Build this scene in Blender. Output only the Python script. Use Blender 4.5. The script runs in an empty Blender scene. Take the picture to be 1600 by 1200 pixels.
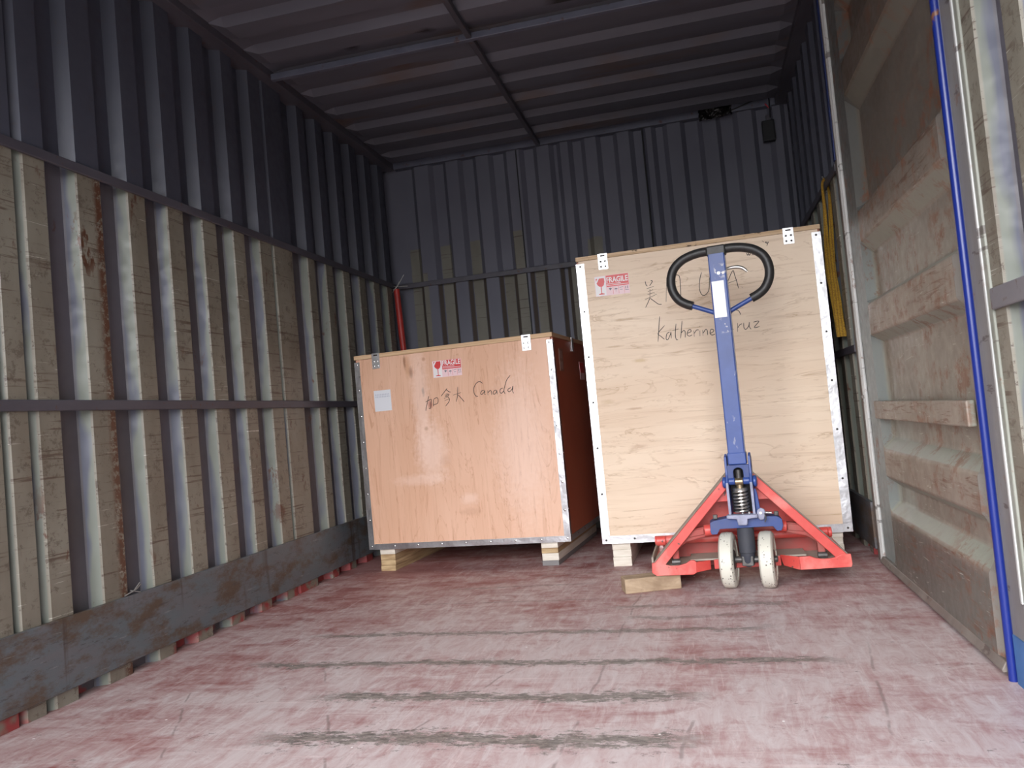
import bpy, bmesh, math, random
from mathutils import Vector, Matrix
random.seed(7)
C = bpy.context.scene.collection
S = bpy.context.scene

# ------------------------------------------------------------------ camera
CAM_H = 0.660
cd = bpy.data.cameras.new('camera'); cam = bpy.data.objects.new('camera', cd); C.objects.link(cam)
cd.sensor_fit = 'HORIZONTAL'; cd.sensor_width = 36.0; cd.lens = 36.0 * 1247.3 / 1600.0
cd.clip_start = 0.02; cd.clip_end = 200
RT = Vector((0.96833, 0.23256, -0.09079)); UP = Vector((0.09866, -0.02240, 0.99487)); FW = Vector((-0.22934, 0.97232, 0.04463))
cam.matrix_world = Matrix(((RT.x, UP.x, -FW.x, 0), (RT.y, UP.y, -FW.y, 0), (RT.z, UP.z, -FW.z, CAM_H), (0, 0, 0, 1)))
S.camera = cam

# ------------------------------------------------------------------ sky, exposure
wd = bpy.data.worlds.new('world'); S.world = wd; wd.use_nodes = True
wn = wd.node_tree; wn.nodes.clear()
wo = wn.nodes.new('ShaderNodeOutputWorld'); wb = wn.nodes.new('ShaderNodeBackground')
tc = wn.nodes.new('ShaderNodeTexCoord'); sp = wn.nodes.new('ShaderNodeSeparateXYZ'); rp = wn.nodes.new('ShaderNodeValToRGB')
wn.links.new(tc.outputs['Generated'], sp.inputs[0]); wn.links.new(sp.outputs['Z'], rp.inputs[0])
# overcast sky, brightest behind the camera and a little to its left; darker surroundings on both sides
cr = rp.color_ramp; cr.elements[0].position = 0.0; cr.elements[0].color = (0.22, 0.22, 0.23, 1)
cr.elements[1].position = 1.0; cr.elements[1].color = (0.95, 0.97, 1.02, 1)
for ps, v in ((0.06, 0.30), (0.16, 0.95), (0.60, 1.05)):
    e = cr.elements.new(ps); e.color = (v, v, v*1.03, 1)
dt = wn.nodes.new('ShaderNodeVectorMath'); dt.operation = 'DOT_PRODUCT'; dt.inputs[1].default_value = (-0.30, -0.95, 0.0)
wn.links.new(tc.outputs['Generated'], dt.inputs[0])
mr = wn.nodes.new('ShaderNodeMapRange'); mr.interpolation_type = 'SMOOTHSTEP'
for i, v in enumerate((0.35, 0.95, 0.22, 1.5)): mr.inputs[i+1].default_value = v
wn.links.new(dt.outputs['Value'], mr.inputs[0]); wn.links.new(mr.outputs[0], wb.inputs['Strength'])
wn.links.new(rp.outputs[0], wb.inputs['Color']); wn.links.new(wb.outputs[0], wo.inputs[0])
S.view_settings.view_transform = 'Standard'
S.view_settings.look = 'None'
S.view_settings.gamma = 1.0
S.view_settings.use_curve_mapping = False
S.view_settings.exposure = 3.35

# ------------------------------------------------------------------ measures of the container
XL, XR, D = -1.752, 0.598, 4.5875
ZT, ZC = 2.253, 2.27          # lower edge of the top rails, low flats of the roof sheet
OPEN = -0.50                  # the open end towards the yard
ZU, ZM = 1.530, 0.816         # centres of the two wall rails

# ------------------------------------------------------------------ node helper
class Mat:
    def __init__(s, name, rough=0.6, metal=0.0, spec=0.5):
        s.m = bpy.data.materials.new(name); s.m.use_nodes = True
        s.t = s.m.node_tree; s.b = s.t.nodes['Principled BSDF']
        s.b.inputs['Roughness'].default_value = rough; s.b.inputs['Metallic'].default_value = metal
        s.b.inputs['Specular IOR Level'].default_value = spec
        s.tc = s.n('ShaderNodeTexCoord'); s.P = s.tc.outputs['Object']
        q = s.n('ShaderNodeSeparateXYZ'); s.t.links.new(s.P, q.inputs[0])
        s.x, s.y, s.z = q.outputs
    def n(s, k): return s.t.nodes.new(k)
    def put(s, sock, v):
        if isinstance(v, bpy.types.NodeSocket): s.t.links.new(v, sock)
        elif isinstance(v, (tuple, list)) and len(v) == 3 and sock.type == 'RGBA': sock.default_value = (*v, 1)
        else: sock.default_value = v
    def op(s, o, a, b=0.0, c=0.0):
        k = s.n('ShaderNodeMath'); k.operation = o
        s.put(k.inputs[0], a); s.put(k.inputs[1], b); s.put(k.inputs[2], c); return k.outputs[0]
    def mul(s, a, b): return s.op('MULTIPLY', a, b)
    def add(s, a, b): return s.op('ADD', a, b)
    def sub(s, a, b): return s.op('SUBTRACT', a, b)
    def mx(s, a, b): return s.op('MAXIMUM', a, b)
    def step(s, v, a, b):                      # 0 at a, 1 at b
        k = s.n('ShaderNodeMapRange'); k.clamp = True
        s.put(k.inputs['Value'], v); s.put(k.inputs['From Min'], a); s.put(k.inputs['From Max'], b); return k.outputs[0]
    def noise(s, sc=(1, 1, 1), scale=1.0, detail=3.0, rough=0.55, dist=0.0, off=(0, 0, 0)):
        mp = s.n('ShaderNodeMapping'); s.t.links.new(s.P, mp.inputs[0]); mp.inputs['Scale'].default_value = sc; mp.inputs['Location'].default_value = off
        k = s.n('ShaderNodeTexNoise'); s.t.links.new(mp.outputs[0], k.inputs['Vector'])
        k.inputs['Scale'].default_value = scale; k.inputs['Detail'].default_value = detail
        k.inputs['Roughness'].default_value = rough; k.inputs['Distortion'].default_value = dist
        return k.outputs['Fac']
    def voro(s, scale):
        k = s.n('ShaderNodeTexVoronoi'); s.t.links.new(s.P, k.inputs['Vector']); k.inputs['Scale'].default_value = scale
        return k
    def mix(s, f, a, b):
        k = s.n('ShaderNodeMix'); k.data_type = 'RGBA'
        s.put(k.inputs[0], f); s.put(k.inputs[6], a); s.put(k.inputs[7], b); return k.outputs[2]
    def color(s, c): s.put(s.b.inputs['Base Color'], c); return s
    def rough(s, v): s.put(s.b.inputs['Roughness'], v); return s
    def bump(s, h, strength=0.3, dist=0.01):
        k = s.n('ShaderNodeBump'); s.put(k.inputs['Height'], h); k.inputs['Strength'].default_value = strength; k.inputs['Distance'].default_value = dist
        s.t.links.new(k.outputs[0], s.b.inputs['Normal']); return s

def flat(name, col, rough=0.5, metal=0.0, var=0.0, sc=20, spec=0.5):
    a = Mat(name, rough, metal, spec)
    if var:
        f = a.noise(scale=sc, detail=4); a.color(a.mix(a.step(f, 0.3, 0.7), tuple(c*(1-var) for c in col), tuple(min(1, c*(1+var)) for c in col)))
    else: a.color(col)
    return a.m

# ------------------------------------------------------------------ mesh helper
class MB:
    def __init__(s): s.bm = bmesh.new()
    def face(s, pts):
        return s.bm.faces.new([s.bm.verts.new(p) for p in pts])
    def box(s, x0, x1, y0, y1, z0, z1):
        v = [s.bm.verts.new((x, y, z)) for x in (x0, x1) for y in (y0, y1) for z in (z0, z1)]
        for f in ((0,1,3,2),(4,6,7,5),(0,4,5,1),(2,3,7,6),(0,2,6,4),(1,5,7,3)): s.bm.faces.new([v[i] for i in f])
        return s
    def prism(s, poly, fn, a, b):              # poly of 2-D points; fn(u, w, t) -> 3-D
        A = [s.bm.verts.new(fn(u, w, a)) for u, w in poly]; B = [s.bm.verts.new(fn(u, w, b)) for u, w in poly]
        n = len(poly); s.bm.faces.new(A); s.bm.faces.new(B[::-1])
        for i in range(n): s.bm.faces.new((A[i], A[(i+1) % n], B[(i+1) % n], B[i]))
        return s
    def ring(s, c, r, axis, seg=16, r2=None):
        axis = Vector(axis).normalized(); t = Vector((0, 0, 1)) if abs(axis.z) < 0.9 else Vector((1, 0, 0))
        e1 = axis.cross(t).normalized(); e2 = axis.cross(e1)
        return [s.bm.verts.new(Vector(c) + (e1*math.cos(2*math.pi*i/seg) + e2*math.sin(2*math.pi*i/seg))*r) for i in range(seg)]
    def link(s, A, B):
        n = len(A)
        for i in range(n): s.bm.faces.new((A[i], A[(i+1) % n], B[(i+1) % n], B[i]))
    def lathe(s, c, axis, prof, seg=24, cap=True):   # prof: (t along axis, radius)
        axis = Vector(axis).normalized(); R = [s.ring(Vector(c) + axis*t, r, axis, seg) for t, r in prof]
        for a, b in zip(R, R[1:]): s.link(a, b)
        if cap: s.bm.faces.new(R[0]); s.bm.faces.new(R[-1][::-1])
        return s
    def cyl(s, a, b, r, seg=16, r2=None):
        a, b = Vector(a), Vector(b); return s.lathe(a, b-a, [(0, r), ((b-a).length, r if r2 is None else r2)], seg)
    def tube(s, pts, r, seg=10, closed=False):
        pts = [Vector(p) for p in pts]; n = len(pts); R = []
        rr = r if isinstance(r, (list, tuple)) else [r]*n
        tan = []
        for i in range(n):
            a = pts[i-1] if (i > 0 or closed) else pts[i]; b = pts[(i+1) % n] if (i < n-1 or closed) else pts[i]
            tan.append((b-a).normalized())
        nrm = tan[0].orthogonal().normalized()
        for i in range(n):
            if i: nrm = (nrm - tan[i]*nrm.dot(tan[i])).normalized()
            bi = tan[i].cross(nrm)
            R.append([s.bm.verts.new(pts[i] + (nrm*math.cos(2*math.pi*k/seg) + bi*math.sin(2*math.pi*k/seg))*rr[i]) for k in range(seg)])
        for a, b in zip(R, R[1:]): s.link(a, b)
        if closed: s.link(R[-1], R[0])
        else: s.bm.faces.new(R[0]); s.bm.faces.new(R[-1][::-1])
        return s
    def build(s, name, mat, parent=None, bevel=0.0, smooth=False, xf=None, segs=2):
        if xf is not None: bmesh.ops.transform(s.bm, matrix=xf, verts=s.bm.verts)
        bmesh.ops.recalc_face_normals(s.bm, faces=s.bm.faces)
        me = bpy.data.meshes.new(name); s.bm.to_mesh(me); s.bm.free()
        o = bpy.data.objects.new(name, me); C.objects.link(o); me.materials.append(mat)
        if smooth:
            for p in me.polygons: p.use_smooth = True
            me.set_sharp_from_angle(angle=math.radians(38))
        if bevel:
            b = o.modifiers.new('bevel', 'BEVEL'); b.width = bevel; b.segments = segs; b.limit_method = 'ANGLE'; b.angle_limit = math.radians(40)
        if parent is not None: o.parent = parent
        return o

def empty(name, loc, rz=0.0, label=None, cat=None, group=None, kind=None):
    o = bpy.data.objects.new(name, None); C.objects.link(o); o.location = loc; o.rotation_euler = (0, 0, rz); o.empty_display_size = 0.1
    return tag(o, label, cat, group, kind)
def tag(o, label=None, cat=None, group=None, kind=None):
    if label: o['label'] = label
    if cat: o['category'] = cat
    if group: o['group'] = group
    if kind: o['kind'] = kind
    return o
def smooth_path(pts, n=8):                     # Catmull-Rom
    P = [Vector(p) for p in pts]; P = [P[0]*2-P[1]] + P + [P[-1]*2-P[-2]]; out = []
    for i in range(1, len(P)-2):
        for k in range(n):
            t = k/n; a, b, c, d = P[i-1:i+3]
            out.append(0.5*((2*b) + (c-a)*t + (2*a-5*b+4*c-d)*t*t + (3*b-a-3*c+d)*t**3))
    out.append(P[-2]); return out

# ------------------------------------------------------------------ container materials
def steel(name, which, worn_top=ZU, tint=1.0):
    a = Mat(name, 0.55)
    if which == 'left': dep, along = a.sub(XL, a.x), a.y
    elif which == 'right': dep, along = a.sub(a.x, XR), a.y
    else: dep, along = a.sub(a.y, D), a.x
    big = a.noise(scale=1.7, detail=4); fine = a.noise(scale=28, detail=4)
    upper = a.mix(a.step(big, .3, .7), (.054, .057, .078), (.074, .079, .106))
    upper = a.mix(a.mul(a.step(fine, .62, .75), .35), upper, (.10, .07, .055))
    valley = a.mix(a.step(big, .35, .65), (.095, .085, .090), (.135, .130, .155))
    n2 = a.noise((1, 1, .22), 9, 3)
    sl = a.step(a.add(dep, a.mul(a.sub(n2, .5), .14)), .030, .016)
    slope = a.mix(sl, (.098, .106, .148), (.170, .188, .156))
    tan = a.mix(a.step(a.noise((1, 1, .5), 6, 4), .35, .65), (.185, .165, .128), (.250, .235, .190))
    sc = a.noise((3, 3, 110), 1.0, 4, .65, off=(3, 1, 0)); sc2 = a.noise((1, 1, 1), 5, 2, off=(9, 0, 4))
    scratch = a.mul(a.mul(a.step(sc, .585, .63), .8), a.step(sc2, .40, .52))
    tan = a.mix(scratch, tan, (.085, .05, .035))
    lsc = a.mul(a.step(a.noise((4, 4, 160), 1.0, 3, off=(7, 3, 2)), .665, .69), a.step(sc2, .55, .45))
    tan = a.mix(lsc, tan, (.50, .48, .42))
    rust = a.mul(a.step(a.noise((1, 1, .45), 14, 5, .7, off=(2, 5, 1)), .60, .65), a.step(a.noise(scale=2.2, detail=2, off=(4, 4, 4)), .48, .58))
    edge = a.mul(a.step(a.op('ABSOLUTE', a.sub(dep, .002)), .0028, .0015), a.step(a.noise((1, 1, 1.2), 22, 6, .85, off=(6, 0, 3)), .55, .60))
    if which == 'left':
        seam = a.mul(a.mul(a.step(a.y, 2.066, 2.085), a.step(a.y, 2.112, 2.104)), a.step(a.noise(scale=40, detail=4, rough=.8, off=(3, 3, 3)), .42, .50)); rust = a.mx(rust, seam)
    low = a.mix(a.step(dep, .004, .007), tan, slope)
    low = a.mix(a.step(dep, .031, .0345), low, valley)
    low = a.mix(rust, low, (.105, .045, .025)); low = a.mix(a.mul(edge, .85), low, (.070, .045, .032))
    mask = a.step(a.add(a.z, a.mul(a.sub(fine, .5), .02)), worn_top+.004, worn_top-.004)
    col = a.mix(mask, upper, low)
    redb = a.mul(a.step(a.add(a.z, a.mul(a.sub(a.noise(scale=16), .5), .05)), .040, .030), a.step(a.noise(scale=6, off=(1, 1, 1)), .50, .56))
    col = a.mix(redb, col, (.30, .045, .045))
    a.color(col); a.rough(a.step(fine, -.4, 1.5)); a.bump(a.add(a.mul(a.noise(scale=5, detail=2), 1.0), a.mul(fine, .1)), .25, .01)
    return a.m
M_LEFT = steel('steel_wall_left', 'left'); M_RIGHT = steel('steel_wall_right', 'right')

def back_steel():
    a = Mat('steel_wall_back', 0.55)
    big = a.noise(scale=1.7, detail=4); fine = a.noise(scale=28, detail=4); dep = a.sub(a.y, D)
    up = a.mix(a.step(big, .3, .7), (.115, .116, .150), (.150, .152, .190))
    ol = a.mix(a.step(a.noise((1, 1, .4), 7, 4), .35, .65), (.150, .140, .112), (.190, .180, .148))
    ol = a.mix(a.mul(a.step(a.noise((3, 3, 90), 1, 4, .65), .61, .66), .8), ol, (.07, .045, .035))
    br = a.mix(big, (.08, .06, .05), (.11, .09, .075))
    # a few folds keep the old olive paint; how high it reaches differs from one to the next
    mask = None; wb_ = a.mul(a.sub(fine, .5), .02); zz = a.add(a.z, wb_); xx = a.add(a.x, a.mul(wb_, .5))
    for (x0, x1, top) in ((-1.655, -1.580, 1.752), (-1.575, -1.545, 1.60), (-1.457, -1.385, 1.752), (-1.268, -1.205, 1.756), (-1.075, -1.015, ZU), (-.995, -.935, 1.772), (-.885, -.815, ZU), (-.690, -.640, ZU), (-.560, -.470, 1.67), (-.30, -.22, ZU), (.05, .12, ZU)):
        k = a.mul(a.mul(a.step(xx, x0-.002, x0+.002), a.step(xx, x1+.002, x1-.002)), a.step(zz, top+.003, top-.003)); mask = k if mask is None else a.mx(mask, k)
    m2 = a.mul(a.mul(a.step(dep, .003, .006), a.step(dep, .028, .024)), a.step(a.z, ZU, ZU-.01))
    c = a.mix(mask, up, ol); c = a.mix(m2, c, br)
    a.color(c).rough(.6); a.bump(a.noise(scale=5, detail=2), .25, .01); return a.m
M_BACK = back_steel()

def roof_steel():
    a = Mat('steel_roof', .55); big = a.noise((.6, 2, 1), 1.6, 4); fine = a.noise(scale=25, detail=4)
    c = a.mix(a.step(big, .3, .7), (.098, .096, .118), (.142, .141, .172))
    r = a.mul(a.step(a.noise((1, 3.5, 1), 1.5, 4, off=(2, 2, 0)), .58, .72), .7)
    c = a.mix(r, c, (.13, .075, .045))
    for (cx, cy, rr) in ((-1.30, 3.10, .05), (-.37, 3.04, .08), (-.95, 3.08, .06)):   # scorched patches beside the bow
        d = a.op('SQRT', a.add(a.op('POWER', a.sub(a.x, cx), 2.0), a.op('POWER', a.sub(a.y, cy), 2.0)))
        c = a.mix(a.step(a.add(d, a.mul(a.sub(fine, .5), .05)), rr, rr*.4), c, (.02, .018, .018))
    a.color(c); a.bump(a.noise(scale=4, detail=2), .3, .01); return a.m
M_ROOF = roof_steel()
def rail_mat(name, lo, hi):
    a = Mat(name, .5); f = a.noise((1, .35, 1), 9, 5); c = a.mix(a.step(f, .3, .7), lo, hi)
    c = a.mix(a.mul(a.step(a.noise(scale=35, detail=4), .62, .7), .8), c, (.10, .05, .035)); a.color(c); a.bump(f, .2, .005); return a.m
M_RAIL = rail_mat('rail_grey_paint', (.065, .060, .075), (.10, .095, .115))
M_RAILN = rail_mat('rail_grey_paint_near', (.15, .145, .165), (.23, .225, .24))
M_BOW = rail_mat('bow_blue_grey_paint', (.10, .105, .145), (.14, .145, .19))
def skirt_mat(name, blue=(.105, .135, .150)):
    a = Mat(name, .5)
    f = a.noise((1, 1.2, 3.5), 5, 6, .65); c = a.mix(a.step(f, .35, .65), blue, (.135, .135, .145))
    c = a.mix(a.step(a.noise((1, 1, 2.2), 4.5, 6, .75, off=(5, 1, 2)), .47, .60), c, (.095, .066, .047))
    c = a.mix(a.mul(a.step(a.noise((1, .8, 9), 7, 6, .8, off=(1, 8, 1)), .62, .66), .6), c, (.23, .25, .25)); c = a.mix(a.mul(a.step(a.noise((1, 1.2, 8), 8, 6, .8, off=(4, 2, 6)), .58, .63), .7), c, (.05, .045, .045))
    v = a.mul(a.step(a.noise((1, 16, 1), 1, 3, .6, off=(0, 3, 0)), .60, .68), .7); c = a.mix(v, c, (.055, .036, .028))
    a.color(c).rough(a.step(f, -.3, 1.4)); a.bump(f, .35, .006); return a.m
M_SKIRT = skirt_mat('skirting_plate_worn_blue_grey')
M_SKIRTR = skirt_mat('skirting_plate_dark', (.07, .075, .085))
M_SKIRTB = flat('skirting_plate_blue', (.05, .15, .36), .5, 0, .25, 8)

def floor_mat():
    a = Mat('painted_plywood_floor', .55, 0, .35)
    n1 = a.noise((1, 1, 1), 2.6, 7, .68, .4); n2 = a.noise((1.2, 2.6, 1), 4.6, 7, .72, .8, off=(3, 2, 0)); n3 = a.noise((5, 1.4, 1), 6, 6, .75, .8, off=(1, 7, 0)); fine = a.noise(scale=60, detail=4)
    dust = a.add(a.add(a.mul(n1, .42), a.mul(n2, .38)), a.mul(n3, .20))
    # dust thins out towards the far end and along the left wall, where nobody walks
    reach = a.add(a.step(a.y, 3.7, 2.3), a.mul(a.step(a.x, -1.55, -1.05), .5)); thr = a.add(a.mul(reach, -.105), .60)
    d = a.step(a.sub(dust, thr), -.085, .075)
    red = a.mix(a.step(n2, .35, .65), (.30, .115, .110), (.42, .225, .215))
    pale = a.mix(a.step(n3, .35, .65), (.50, .375, .37), (.60, .52, .515))
    c = a.mix(d, red, pale)
    for (sx, sy, dx, dy, o) in ((2, 60, .5, .0, 1), (45, 3, -.2, .1, 5)):      # scuffs
        k = a.noise((sx, sy, 1), 1, 4, .6, 1.6, off=(o, o, 0)); c = a.mix(a.mul(a.step(k, .62, .68), .4), c, (.70, .58, .57))
    k = a.noise((1, 1.8, 1), 9, 8, .82, off=(8, 1, 0)); near = a.step(a.y, 2.7, 1.6)
    chip = a.mul(a.step(k, a.add(.655, a.mul(near, -.055)), a.add(.67, a.mul(near, -.055))), a.step(n1, .40, .50))
    c = a.mix(a.mul(chip, .75), c, (.17, .13, .12))
    gouges = [(1.63, -1.08, -.03, .045, 0, 1.0, .00), (1.865, -1.07, -.03, .038, 1, 1.0, -.02), (2.12, -1.42, .30, .030, 2, 1.0, -.035), (2.42, -1.36, .16, .026, 3, .85, -.03),
              (2.70, -.40, .26, .030, 4, .72, -.02), (3.10, -1.10, -.45, .008, 5, .7, 0), (2.83, -1.20, .10, .007, 6, .6, -.02), (2.56, -.35, .10, .022, 7, .72, -.03), (3.30, -.8, .3, .006, 8, .6, 0), (2.10, .38, .47, .03, 9, .9, 0)]
    wob = a.mul(a.sub(a.noise((2.2, 1, 1), 1.6, 4, .6), .5), .10); edge = a.noise((1, 2.4, 1), 20, 8, .85); m = None
    for (yc, x0, x1, w, i, s, sl) in gouges:
        base = a.op('ABSOLUTE', a.sub(a.sub(a.add(a.y, wob), a.mul(a.x, sl)), yc))
        g = a.step(a.add(base, a.mul(a.sub(edge, .5), w*7.5)), w*.7, w*.5)
        g = a.mul(g, a.mul(a.step(a.x, x0, x0+.12), a.step(a.x, x1, x1-.12)))
        g = a.mul(g, a.mul(a.step(a.noise((1, 1, 1), 3.7, 3, off=(i*3.1, i, 0)), .68-.5*s, .76-.4*s), s)); m = g if m is None else a.mx(m, g)
    dirt = a.mix(a.step(a.noise((1, 2.5, 1), 26, 6, .8), .40, .60), (.10, .09, .08), (.30, .265, .235))
    c = a.mix(a.mul(m, .9), c, dirt)
    for (x0, sl, y0, y1, i) in ((-.33, .03, 1.3, 3.0, 0), (-.72, .35, 1.3, 2.6, 1), (-1.25, -.55, 1.3, 2.1, 2), (-.86, -.5, 1.3, 2.2, 3), (.28, .12, 1.3, 2.3, 4), (-.1, .1, 1.3, 2.2, 5)):   # splits along the boards
        b = a.op('ABSOLUTE', a.sub(a.sub(a.add(a.x, a.mul(wob, .8)), a.mul(a.sub(a.y, 1.6), sl)), x0))
        g = a.mul(a.step(b, .005, .0015), a.mul(a.step(a.y, y1, y1-.2), a.step(a.noise(scale=8, detail=4, off=(i*2, 4, 0)), .48, .54)))
        c = a.mix(a.mul(g, .55), c, (.20, .15, .14))
    v = a.voro(9); c = a.mix(a.step(v.outputs['Distance'], .035, .025), c, (.85, .82, .80))
    a.color(c).rough(a.add(.42, a.mul(fine, .3))); a.bump(a.sub(a.add(a.mul(n1, .5), a.mul(edge, .25)), m), .35, .006); return a.m
M_FLOOR = floor_mat()

# ------------------------------------------------------------------ container shell
def sheet(mb, prof, place, a, b, th=.003):     # prof: (s, depth); closed thin corrugated sheet
    poly = prof + [(s, d+th) for s, d in reversed(prof)]
    return mb.prism(poly, place, a, b)
def profile(ridges, s0, s1, run, dep):
    p = [(s0, dep)]
    for a, b in ridges:
        if a - run > p[-1][0] + 1e-4: p.append((a-run, dep))
        p += [(a, 0), (b, 0), (b+run, dep)]
    if s1 > p[-1][0] + 1e-4: p.append((s1, dep))
    return p
LR = [(-.4+.2*i, -.325+.2*i) for i in range(9)] + [(1.40, 1.475), (1.605, 1.690), (1.718, 1.777), (1.814, 1.888), (2.010, 2.104), (2.229, 2.309), (2.428, 2.511), (2.629, 2.712),
      (2.832, 2.908), (3.029, 3.116), (3.144, 3.300), (3.451, 3.516), (3.637, 3.709), (3.835, 3.910), (4.035, 4.110), (4.235, 4.310), (4.430, 4.505)]
pl = []
p = [(OPEN, .038)]
for a, b in LR:
    run = .022
    if a - run > p[-1][0]: p.append((a-run, .038)); p.append((a, 0))
    else:
        q = p.pop(); mid = (a + p[-1][0])/2; p.append((mid, .020)); p.append((a, 0))   # panel joints: a narrow groove
    p += [(b, 0), (b+run, .038)]
p.append((D+.03, .038))
mb = sheet(MB(), p, lambda s, d, t: (XL-d, s, t), 0.0, ZT+.06)
wl = mb.build('wall_left', M_LEFT); tag(wl, kind='structure')

RR = [(3.42+.2*i, 3.495+.2*i) for i in range(6)]
mb = sheet(MB(), profile(RR, 3.30, D+.03, .022, .038), lambda s, d, t: (XR+d, s, t), 0.0, ZT+.06)
wr = mb.build('wall_right', M_RIGHT); tag(wr, kind='structure')
NR = [(-.30+.205*i, -.23+.205*i) for i in range(8)] + [(1.33, 1.40), (1.535, 1.61), (1.755, 1.815)]
mb = sheet(MB(), profile(NR, OPEN, 1.85, .022, .038), lambda s, d, t: (XR+d, s, t), 0.0, ZT+.06)
wrn = mb.build('wall_right', M_RIGHT); tag(wrn, kind='structure')

# back wall
BR = [(-1.574, -1.487), (-1.371, -1.296), (-1.180, -1.104), (-.990, -.914), (-.806, -.734), (-.665, -.620-.0), (-.519+.0, -.454), (-.330, -.263), (-.186+.02, -.135-.0), (.0-.045, .028), (.150, .225), (.343, .419), (.53, .57)]
mb = sheet(MB(), profile(BR, XL-.04, XR+.04, .026, .030), lambda s, d, t: (s, D+d, t), 0.0, ZT+.06)
wbk = mb.build('wall_back', M_BACK); tag(wbk, kind='structure')
M_DARK = flat('dark_sealant', (.018, .018, .02), .8)
for x in (-.931, -.186):
    o = MB().box(x-.0035, x+.0035, D-.004, D+.032, 0, ZT).build('trim_joint', M_DARK); o.name = 'trim_1'; tag(o, kind='structure')

# roof sheet, its folds run across
CR = []
y = 2.735 - .243*14
while y < D-.12: CR.append((y, y+.098)); y += .2415
prof = profile([r for r in CR if r[0] > OPEN+.03], OPEN, D+.03, .026, .030)
mb = MB()
xs = [XL-.04, XL+.045, XL+.105, XR-.105, XR-.045, XR+.04]; fx = [.5, .5, 1, 1, .5, .5]
bm = mb.bm; grid = []
for x, f in zip(xs, fx): grid.append([bm.verts.new((x, s, ZC + (d if f == 1 else .018))) for s, d in prof])
top = [[bm.verts.new((v.co.x, v.co.y, v.co.z+.004)) for v in r] for r in grid]
for G in (grid, top):
    for i in range(len(G)-1):
        for j in range(len(prof)-1): bm.faces.new((G[i][j], G[i+1][j], G[i+1][j+1], G[i][j+1]))
ce = mb.build('ceiling', M_ROOF); tag(ce, kind='structure')

# floor and the ground outside
fl = MB().box(XL-.04, XR+.04, OPEN-.02, D+.03, -.03, 0).build('floor', M_FLOOR); tag(fl, kind='structure')
M_GROUND = flat('yard_concrete', (.30, .295, .28), .9, 0, .2, .6)
o = MB().box(-30, 30, -40, 20, -1.25, -1.15).build('ground', M_GROUND); tag(o, kind='structure')
o = MB().box(XL-.06, XR+.06, OPEN-.02, D+.05, -.16, -.031).build('floor_frame', M_RAIL); o.name = 'trim_2'; tag(o, kind='structure')

# rails
def trim(mb, mat, name='trim_3', bevel=.003): return tag(mb.build(name, mat, bevel=bevel), kind='structure')
trim(MB().box(XL-.045, XL+.050, OPEN, D, ZT, ZT+.045), M_RAIL)
trim(MB().box(XR-.050, XR+.045, OPEN, D, ZT, ZT+.045), M_RAIL)
trim(MB().box(XL+.052, XR-.052, D-.022, D+.03, ZT, ZT+.054), M_BOW)
trim(MB().box(XL+.052, XR-.052, 3.135, 3.160, ZT-.012, ZC-.001), M_BOW)
trim(MB().box(-.800, -.776, OPEN, 3.134, ZT-.010, ZC-.001), M_RAIL)
trim(MB().box(-.800, -.776, 3.161, D-.024, ZT-.010, ZC-.001), M_RAIL)
for zc in (ZU, ZM):
    trim(MB().box(XL-.001, XL+.009, OPEN+.05, D, zc-.016, zc+.015), M_RAIL)
    trim(MB().box(XR-.009, XR+.001, 3.315, D, zc-.016, zc+.015), M_RAIL)
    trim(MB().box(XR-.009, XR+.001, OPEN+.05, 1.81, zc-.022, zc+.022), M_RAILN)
trim(MB().box(XL+.011, XR-.011, D-.010, D+.001, ZU-.016, ZU+.015), M_RAIL)
tag(MB().box(XL-.001, XL+.013, OPEN+.05, D-.001, .040, .234).build('baseboard_left', M_SKIRT, bevel=.002), kind='structure')
tag(MB().box(XR-.013, XR+.001, 3.315, D-.001, .040, .220).build('baseboard_right', M_SKIRTR, bevel=.002), kind='structure')
tag(MB().box(XR-.006, XR+.001, OPEN+.05, 1.83, .0, .205).build('baseboard_right', M_SKIRTB, bevel=.002), kind='structure')
tag(MB().box(XL+.014, XR-.014, D-.013, D+.001, .040, .234).build('baseboard_back', M_SKIRTR, bevel=.002), kind='structure')

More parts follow.
